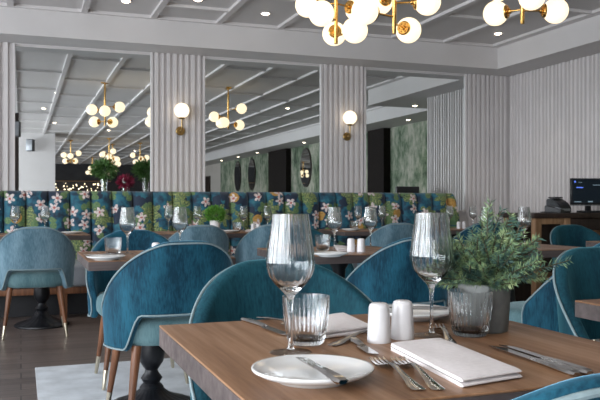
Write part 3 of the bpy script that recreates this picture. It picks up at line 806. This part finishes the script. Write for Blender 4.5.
# ------------------------------------------------------------------ till counter at the right
def till():
    x0 = atY(534, 5.65); x1 = 5.48; y0, y1 = 5.65, 6.2; z = .912
    t = thing('till_counter', 'dark topped wooden service counter against the fluted wall at the right', 'counter', (x0, y0, 0))
    W, Dp = x1 - x0, y1 - y0
    obj('worktop', box(NB(), 0, W, 0, Dp, z - .045, z, .004), M['dwood'], t)
    for x, y in ((.04, .03), (.36, .03), (W - .1, .03), (.04, Dp - .1), (W - .1, Dp - .1)):
        obj('leg', box(NB(), x, x + .065, y, y + .065, 0, z - .046, .003), M['midwood'], t)
    obj('rail', box(NB(), .106, .359, .035, .07, z - .10, z - .047, .002), M['midwood'], t)
    obj('drawer_front', box(NB(), .426, W - .101, .03, .06, z - .16, z - .05, .003), M['dwood'], t)
    obj('shelf', box(NB(), .045, W - .04, .10, Dp - .05, .30, .33, .002), M['midwood'], t)
    obj('back_panel', box(NB(), .106, W - .101, Dp - .06, Dp - .04, .0, z - .05), M['dwood'], t)
    # monitor
    mxx = atY(571, 5.86)
    m = thing('till_monitor', 'black touch screen till monitor on the service counter', 'monitor', (mxx + .255, 5.90, z), math.radians(-10))
    sc = obj('casing', box(NB(), -.20, .20, -.015, .02,   .075, .33, .006), M['black'], m)
    obj('screen', box(NB(), -.188, .188, -.0172, -.0152,   .095, .318), M['screen'], m, False)
    obj('bezel_edge', box(NB(), -.20, .20, -.016, .012, .066, .0745, .002), M['grey'], m)
    b = NB(); disc_along(b, (-.165, -.0185, .296), (0, 1, 0), .010, .002); 
    obj('screen_icon', b, M['ui_blue'], m, False); obj('screen_button', box(NB(), -.15, -.08, -.019, -.0175, .236, .246), M['ui_blue'], m, False)
    b = NB(); box(b, -.13, -.09, -.019, -.0175, .288, .292); box(b, .02, .12, -.019, -.0175, .262, .268); box(b, -.17, -.10, -.019, -.0175, .10, .108); box(b, -.03, .02, -.019, -.0175, .10, .112)
    obj('screen_lines', b, M['ui_pale'], m, False)
    b = NB(); box(b, -.025, .025, .0205, .05, .02, .22, .004); box(b, -.09, .09, -.06, .09, 0, .02, .006); obj('stand', b, M['black'], m)
    # receipt printer
    px = atY(562.5, 5.9)
    p = thing('receipt_printer', 'black receipt printer left of the till monitor', 'printer', (px - .02, 5.93, z), math.radians(10))
    b = NB(); loft(b, [[(x, -.09, 0), (x, .09, 0), (x, .09, .13), (x, .02, .135), (x, -.06, .09), (x, -.09, .05)] for x in (-.075, .075)])
    bmesh.ops.bevel(b, geom=b.edges[:], offset=.008, segments=2, affect='EDGES'); obj('body', b, M['black'], p)
    obj('paper_cover', box(NB(), -.06, .06, .0, .075, .1355, .15, .006), M['black'], p)
    obj('front_panel', box(NB(), -.05, .05, -.097, -.091, .015, .04, .002), M['grey'], p)
    # card reader
    px = atY(553, 5.8)
    p = thing('card_reader', 'small black card reader at the left end of the service counter', 'card reader', (px, 5.78, z), math.radians(25))
    b = NB(); loft(b, [[(x, -.08, 0), (x, .08, 0), (x, .08, .07), (x, -.02, .045), (x, -.08, .03)] for x in (-.04, .04)])
    bmesh.ops.bevel(b, geom=b.edges[:], offset=.006, segments=2, affect='EDGES'); obj('body', b, M['black'], p)
    b = NB()
    for i in range(4):
        for j in range(3): box(b, -.025 + j * .019, -.012 + j * .019, -.07 + i * .014, -.061 + i * .014, .036 + i * .0035, .042 + i * .0035)
    obj('keypad', b, M['grey'], p, False)
    b = NB(); pts = [(-.03, .07, .01), (-.09, .09, .008), (-.12, .04, .008), (-.10, -.03, .008), (-.13, -.08, .008)]
    obj('cable', tube(b, pts, .004, 6), M['black'], p)
till()
# ------------------------------------------------------------------ chandeliers
def chandelier(x, y, globes, label, zb=2.145):
    """globes: (dx, dy, z) of each globe relative to the stem, in the room's plan"""
    t = thing('globe_chandelier', label, 'chandelier', (x, y, zb), 0, 'brass chandeliers with opal globes')
    h = CEIL - zb
    obj('stem', tube(NB(), [(0, 0, 0), (0, 0, .004), (0, 0, h - .03)], [.010, .0125, .0125], 14), M['brass'], t)
    obj('ceiling_canopy', lathe(NB(), [(0, h - .032), (.05, h - .032), (.06, h - .026), (.06, h - .001), (0, h - .001)], 28), M['brass'], t)
    for dx, dy, z in globes:
        v = Vector((dx, dy, 0)); L = v.length; u = v / L; zz = z - zb; c = Vector((dx, dy, zz)); R = .080
        cap = c - u * (R * .93)
        arm = NB(); tube(arm, [Vector((0, 0, zz)) + u * .008, cap - u * .012], .006, 10)
        disc_along(arm, cap - u * .018, u, .016, .02)
        a = obj('arm', arm, M['brass'], t)
        cp = NB(); disc_along(cp, cap + u * .002, u, .044, .022)
        for k in range(6):
            an = 2 * PI * k / 6; s = u.cross(Vector((0, 0, 1))); sphere(cp, cap - u * .010 + s * .026 * math.cos(an) + Vector((0, 0, .026 * math.sin(an))), .005, 8, 6)
        obj('cap', cp, M['brass'], a)
        g = NB(); sphere(g, c, R, 32, 18); obj('globe', g, M['globe'], a)
    return t
def from_px(sx, sy_bottom, lst, label, zb=2.145):
    d = (zb - H) * F / (HOR - sy_bottom); r = (sx - 300) / F
    X, Y = d * (r * CA + SA), d * (CA - r * SA); G = []
    for gx, gy, front in lst:
        # front: depth offset of the globe from the stem along the view (metres, negative = nearer)
        dg = d + front; lat = (gx - 300) / F * dg - r * d
        G.append((lat * CA + front * SA, -lat * SA + front * CA, H + (HOR - gy) * dg / F))
    return chandelier(X, Y, G, label, zb)
from_px(336, 44, [(307.5, 5, .04), (321.5, 13.5, -.17), (334.3, 33.8, .20), (354.9, 30.3, -.17), (357, 9, .14), (333, -14, -.2)], 'brass chandelier of opal globes whose stem hangs lowest, leftmost at the top edge', 2.03)
from_px(394.3, 34, [(365, 11, -.14), (380, 2, .18), (408.5, 30.3, .18), (427.6, 2, -.02), (398, -14, -.2)], 'brass chandelier of opal globes, middle one at the top edge', 2.03)
ref = from_px(522.4, 24, [(495.6, 13.4, .10), (555.6, 10.8, .0), (531.8, -3, -.2), (499, -12, -.12), (530, -16, .2)], 'brass chandelier of opal globes, rightmost at the top edge')
base = [(-.19, .05, 2.37), (-.14, -.11, 2.21), (-.02, .20, 2.34), (.21, .01, 2.43), (.13, -.17, 2.22)]
proto = chandelier(1.16, 3.98, base, 'brass chandelier seen only in the left wall mirror, nearest one there')
def more(x, y, rz, label):
    o = copy_tree(proto); o.location = (x, y, 2.145); o.rotation_euler = (0, 0, rz); o['label'] = label
for i, (x, y) in enumerate([(1.32, -6.9), (2.27, -5.9), (2.6, -8.0), (3.3, -7.2), (3.4, -16.2), (2.6, -15.0), (-1.2, 0.8), (-1.2, -5.5)]):
    more(x, y, i * 1.1, ['distant brass chandelier in the left mirror, leftmost', 'distant brass chandelier in the left mirror above the left fern vase', 'distant brass chandelier in the left mirror behind the middle one',
        'distant brass chandelier in the left mirror above the right fern vase', 'small far brass chandelier low in the left mirror', 'small far brass chandelier lowest in the left mirror',
        'brass chandelier beside the windows behind the viewpoint', 'brass chandelier near the windows far behind the viewpoint'][i])
# wall globe lights
def sconce(px, label):
    Y = YB - .032; x = atY(px, Y)
    t = thing('globe_wall_light', label, 'wall light', (x, Y, 1.74), 0, 'brass wall lights with opal globes')
    b = NB(); disc_along(b, (0, -.012, 0), (0, 1, 0), .046, .024, 28); obj('backplate', b, M['dbrass'], t)
    b = NB(); tube(b, [(0, -.02, 0), (0, -.075, 0), (.0, -.09, .012), (0, -.095, .03), (0, -.095, .115)], .006, 10); sphere(b, (0, -.05, 0), .014, 12, 8); obj('arm', b, M['dbrass'], t)
    b = NB(); lathe(b, [(0, .112), (.022, .112), (.034, .122), (.036, .128), (0, .13)], 24, 0, -.095); obj('cup', b, M['dbrass'], t)
    b = NB(); sphere(b, (0, -.095, .2), .076, 32, 18); obj('globe', b, M['sglobe'], t)
sconce(180, 'brass wall light with a glowing globe on the left fluted column')
sconce(346.5, 'brass wall light with a glowing globe on the right fluted column')
# ceiling downlights
def downlight(x, y, z, label):
    t = thing('downlight', label, 'downlight', (x, y, z), 0, 'recessed ceiling downlights')
    obj('rim', lathe(NB(), [(.036, -.001), (.05, -.001), (.052, -.006), (.046, -.009), (.036, -.006)] , 28), M['paint'], t)
    obj('lamp', lathe(NB(), [(0, -.001), (.036, -.001), (.034, -.010), (.024, -.017), (0, -.020)], 24), M['spot'], t)
    L = bpy.data.lights.new('downlight_beam', 'SPOT'); L.energy = 9; L.color = (1, .82, .62); L.spot_size = math.radians(95); L.spot_blend = .8; L.shadow_soft_size = .04
    lo = bpy.data.objects.new('downlight_beam', L); C.objects.link(lo); lo.parent = t; lo.location = (0, 0, -.065)
def dl_px(px, py, label):
    d = (CEIL - H) * F / (HOR - py); r = (px - 300) / F
    downlight(d * (r * CA + SA), d * (CA - r * SA), CEIL, label)
dl_px(126, .5, 'round downlight in the ceiling at the top left'); dl_px(198, -1, 'round downlight in the ceiling at the top edge, left of the dimmer one')
dl_px(265.5, 13, 'round downlight in the ceiling between the left mirror column and the chandeliers'); dl_px(498, 33, 'round downlight in the ceiling beside the right chandelier')
for i, (x, y) in enumerate([(.55, 2.6), (2.9, 1.2), (4.7, 2.0), (2.9, -1.8), (4.7, -1.5), (.4, .4), (.7, -2.2), (4.7, -5.2), (2.0, -3.5), (5.6, -9), (3.6, -10.5), (.9, -11), (5.0, -13)]):
    downlight(x, y, CEIL, 'ceiling downlight seen only as a small glow in the wall mirrors')
for y in (3.2, .2, -2.2, -6.2, -8.3, -10.5): downlight(6.6, y, SOF, 'added downlight brightening the mural wall from the lowered ceiling')  # extra lamps added only to brighten the mural side of the room
downlight(5.75, 5.0, SOF, 'downlight in the lowered ceiling, glowing in the right mirror')
# ------------------------------------------------------------------ what the mirrors show of the rest of the room
b = NB(); box(b, -.22, -.04, -.5, -.35, 0, CEIL - .001); struct('trim_9', b, M['dwood'])
b = NB(); box(b, -.05, .82, -5.6, -4.9, 0, CEIL - .001); struct('trim_10', b, M['paint'])
b = NB(); box(b, 6.85, XM, .94, 1.7, 0, SOF - .001); struct('trim_11', b, M['ebony'])
b = NB(); box(b, 6.85, XM, -5.9, -4.3, 0, SOF - .001); struct('trim_12', b, M['ebony'])
b = NB(); box(b, XM - .04, XM - .001, -15.2, -13.8, 0, 2.1); struct('door_1', b, M['dwood'])
def speaker(loc, rz, label, bracket):
    t = thing('wall_speaker', label, 'speaker', loc, rz, 'wall speakers seen in the left mirror')
    obj('casing', box(NB(), -.09, .09, -.08, .08, -.15, .15, .02), M['black'], t)
    obj('grille', box(NB(), -.08, .08, .081, .088, -.135, .135, .003), M['grey'], t)
    obj('bracket', tube(NB(), [(0, -.078, 0), bracket], .015, 8), M['grey'], t)
speaker((.22, -4.66, 2.46), .4, 'black speaker on the white pillar', (0, -.155, 0))
speaker((-.10, -.18, 2.44), .2, 'grey black speaker on the dark post', (0, -.165, 0))
# oval mirrors on the mural wall
for Y, lb in ((-9.75, 'oval mirror on the mural wall, leftmost in the middle mirror'), (-8.05, 'oval mirror on the mural wall, middle one in the middle mirror'), (-3.1, 'oval mirror on the mural wall, right of the dark column')):
    t = thing('oval_mirror', lb, 'mirror', (XM - .001, Y, 1.95), 0, 'oval mirrors on the mural wall')
    def oval(a, c, x0, x1, n=40):
        return loft(NB(), [[(x, a * math.cos(2 * PI * k / n), c * math.sin(2 * PI * k / n)) for k in range(n)] for x in (x0, x1)])
    obj('frame', oval(.40, .52, -.03, 0), M['dwood'], t); obj('mirror_glass', oval(.37, .49, -.034, -.031), M['mirror'], t)
# sideboard with fern vases
t = thing('high_sideboard', 'dark high sideboard carrying the fern vases, seen in the left mirror', 'sideboard', (2.4, -4.0, 0))
obj('body', box(NB(), -.9, 1.1, -.25, .25, 0, 1.15, .005), M['dwood'], t); obj('top', box(NB(), -.93, 1.13, -.28, .28, 1.151, 1.19, .004), M['dwood'], t)
def fern(x, y, label, mat, rad, n, zc, seed):
    rnd = random.Random(seed)
    t = thing('fern_vase', label, 'vase', (x, y, 1.19))
    obj('vase', lathe(NB(), [(0, 0), (.08, 0), (.085, .01), (.075, .25), (.09, .46), (.085, .46), (.07, .25), (.078, .02), (0, .015)], 28), M['glass'], t)
    lv = NB()
    for i in range(n):
        u = Vector((rnd.gauss(0, 1), rnd.gauss(0, 1), rnd.gauss(0, 1))).normalized()
        p = Vector((0, 0, zc)) + Vector((u.x * rad, u.y * rad, u.z * rad * .8)) * rnd.uniform(.2, 1.0)
        blade(lv, p, u + Vector((0, 0, rnd.uniform(-.3, .9))), Vector((rnd.uniform(-1, 1), rnd.uniform(-1, 1), .2)), .13, .04)
    obj('foliage', lv, mat, t, False)
    st = NB()
    for k in range(7): a = k * .9; tube(st, [(.03 * math.cos(a), .03 * math.sin(a), .03), (.05 * math.cos(a), .05 * math.sin(a), zc)], .005, 5)
    obj('stems', st, M['fern'], t)
fern(1.95, -4.0, 'glass vase of green fern in the left mirror, left one', M['fern'], .28, 700, .66, 1)
fern(2.98, -4.0, 'glass vase of green fern in the left mirror, right one', M['fern'], .28, 700, .66, 2)
fern(2.45, -3.9, 'vase of burgundy flowers between the fern vases in the left mirror', M['burg'], .16, 300, .35, 3)
fern(3.48, -3.95, 'vase of burgundy flowers right of the fern vases in the left mirror', M['burg'], .2, 400, .35, 5)
# back bar with bulbs
t = thing('back_bar', 'lit back bar far off in the left mirror', 'bar', (2.2, YF + .35, 0))
obj('counter', box(NB(), -1.4, 1.6, -.3, .3, 0, 1.1), M['dwood'], t, False)
for z in (1.55, 2.0): obj('shelf', box(NB(), -1.4, 1.6, -.3, .1, z, z + .03), M['midwood'], t, False)
rnd = random.Random(3); bb = NB()
for k in range(70): sphere(bb, (rnd.uniform(-1.35, 1.2), rnd.uniform(-.1, .1), rnd.choice([1.2, 1.42, 1.62, 1.8]) + rnd.uniform(-.05, .12)), rnd.uniform(.014, .028), 8, 6)
o = obj('bulbs', bb, M['bulb'], t); o['kind'] = 'stuff'
# ------------------------------------------------------------------ light
w = bpy.data.worlds.new('overcast'); bpy.context.scene.world = w; w.use_nodes = True
bg = w.node_tree.nodes['Background']; bg.inputs[0].default_value = (.55, .68, .85, 1); bg.inputs[1].default_value = 1.0
for i, (a, c) in enumerate(WIN):
    L = bpy.data.lights.new('window_daylight', 'AREA'); L.shape = 'RECTANGLE'; L.size = 2.0; L.size_y = c - a
    L.color = (.92, .96, 1.0); L.energy = [70, 120, 190, 190, 120, 110, 60, 60][i]
    o = bpy.data.objects.new('window_daylight', L); C.objects.link(o)
    o.location = (XL - .18, (a + c) / 2, 1.55); o.rotation_euler = (0, -PI / 2, 0)
# daylight through the glazed front behind the viewpoint is covered by the same windows
cam = bpy.data.cameras.new('camera'); co = bpy.data.objects.new('camera', cam); C.objects.link(co)
co.location = (0, 0, H); co.rotation_euler = (PI / 2, 0, -YAW)
cam.sensor_width = 36; cam.lens = F / 600 * 36; cam.shift_y = (HOR - 200) / 600
cam.clip_start = .05; cam.clip_end = 100
cam.dof.use_dof = True; cam.dof.focus_distance = 1.36; cam.dof.aperture_fstop = 36.0
sc = bpy.context.scene; sc.camera = co
sc.view_settings.view_transform = 'Standard'; sc.view_settings.look = 'None'; sc.view_settings.gamma = 1
sc.view_settings.use_curve_mapping = False; sc.view_settings.exposure = 0.5
try: sc.cycles.max_bounces = 12; sc.cycles.transmission_bounces = 12; sc.cycles.glossy_bounces = 6
except Exception: pass
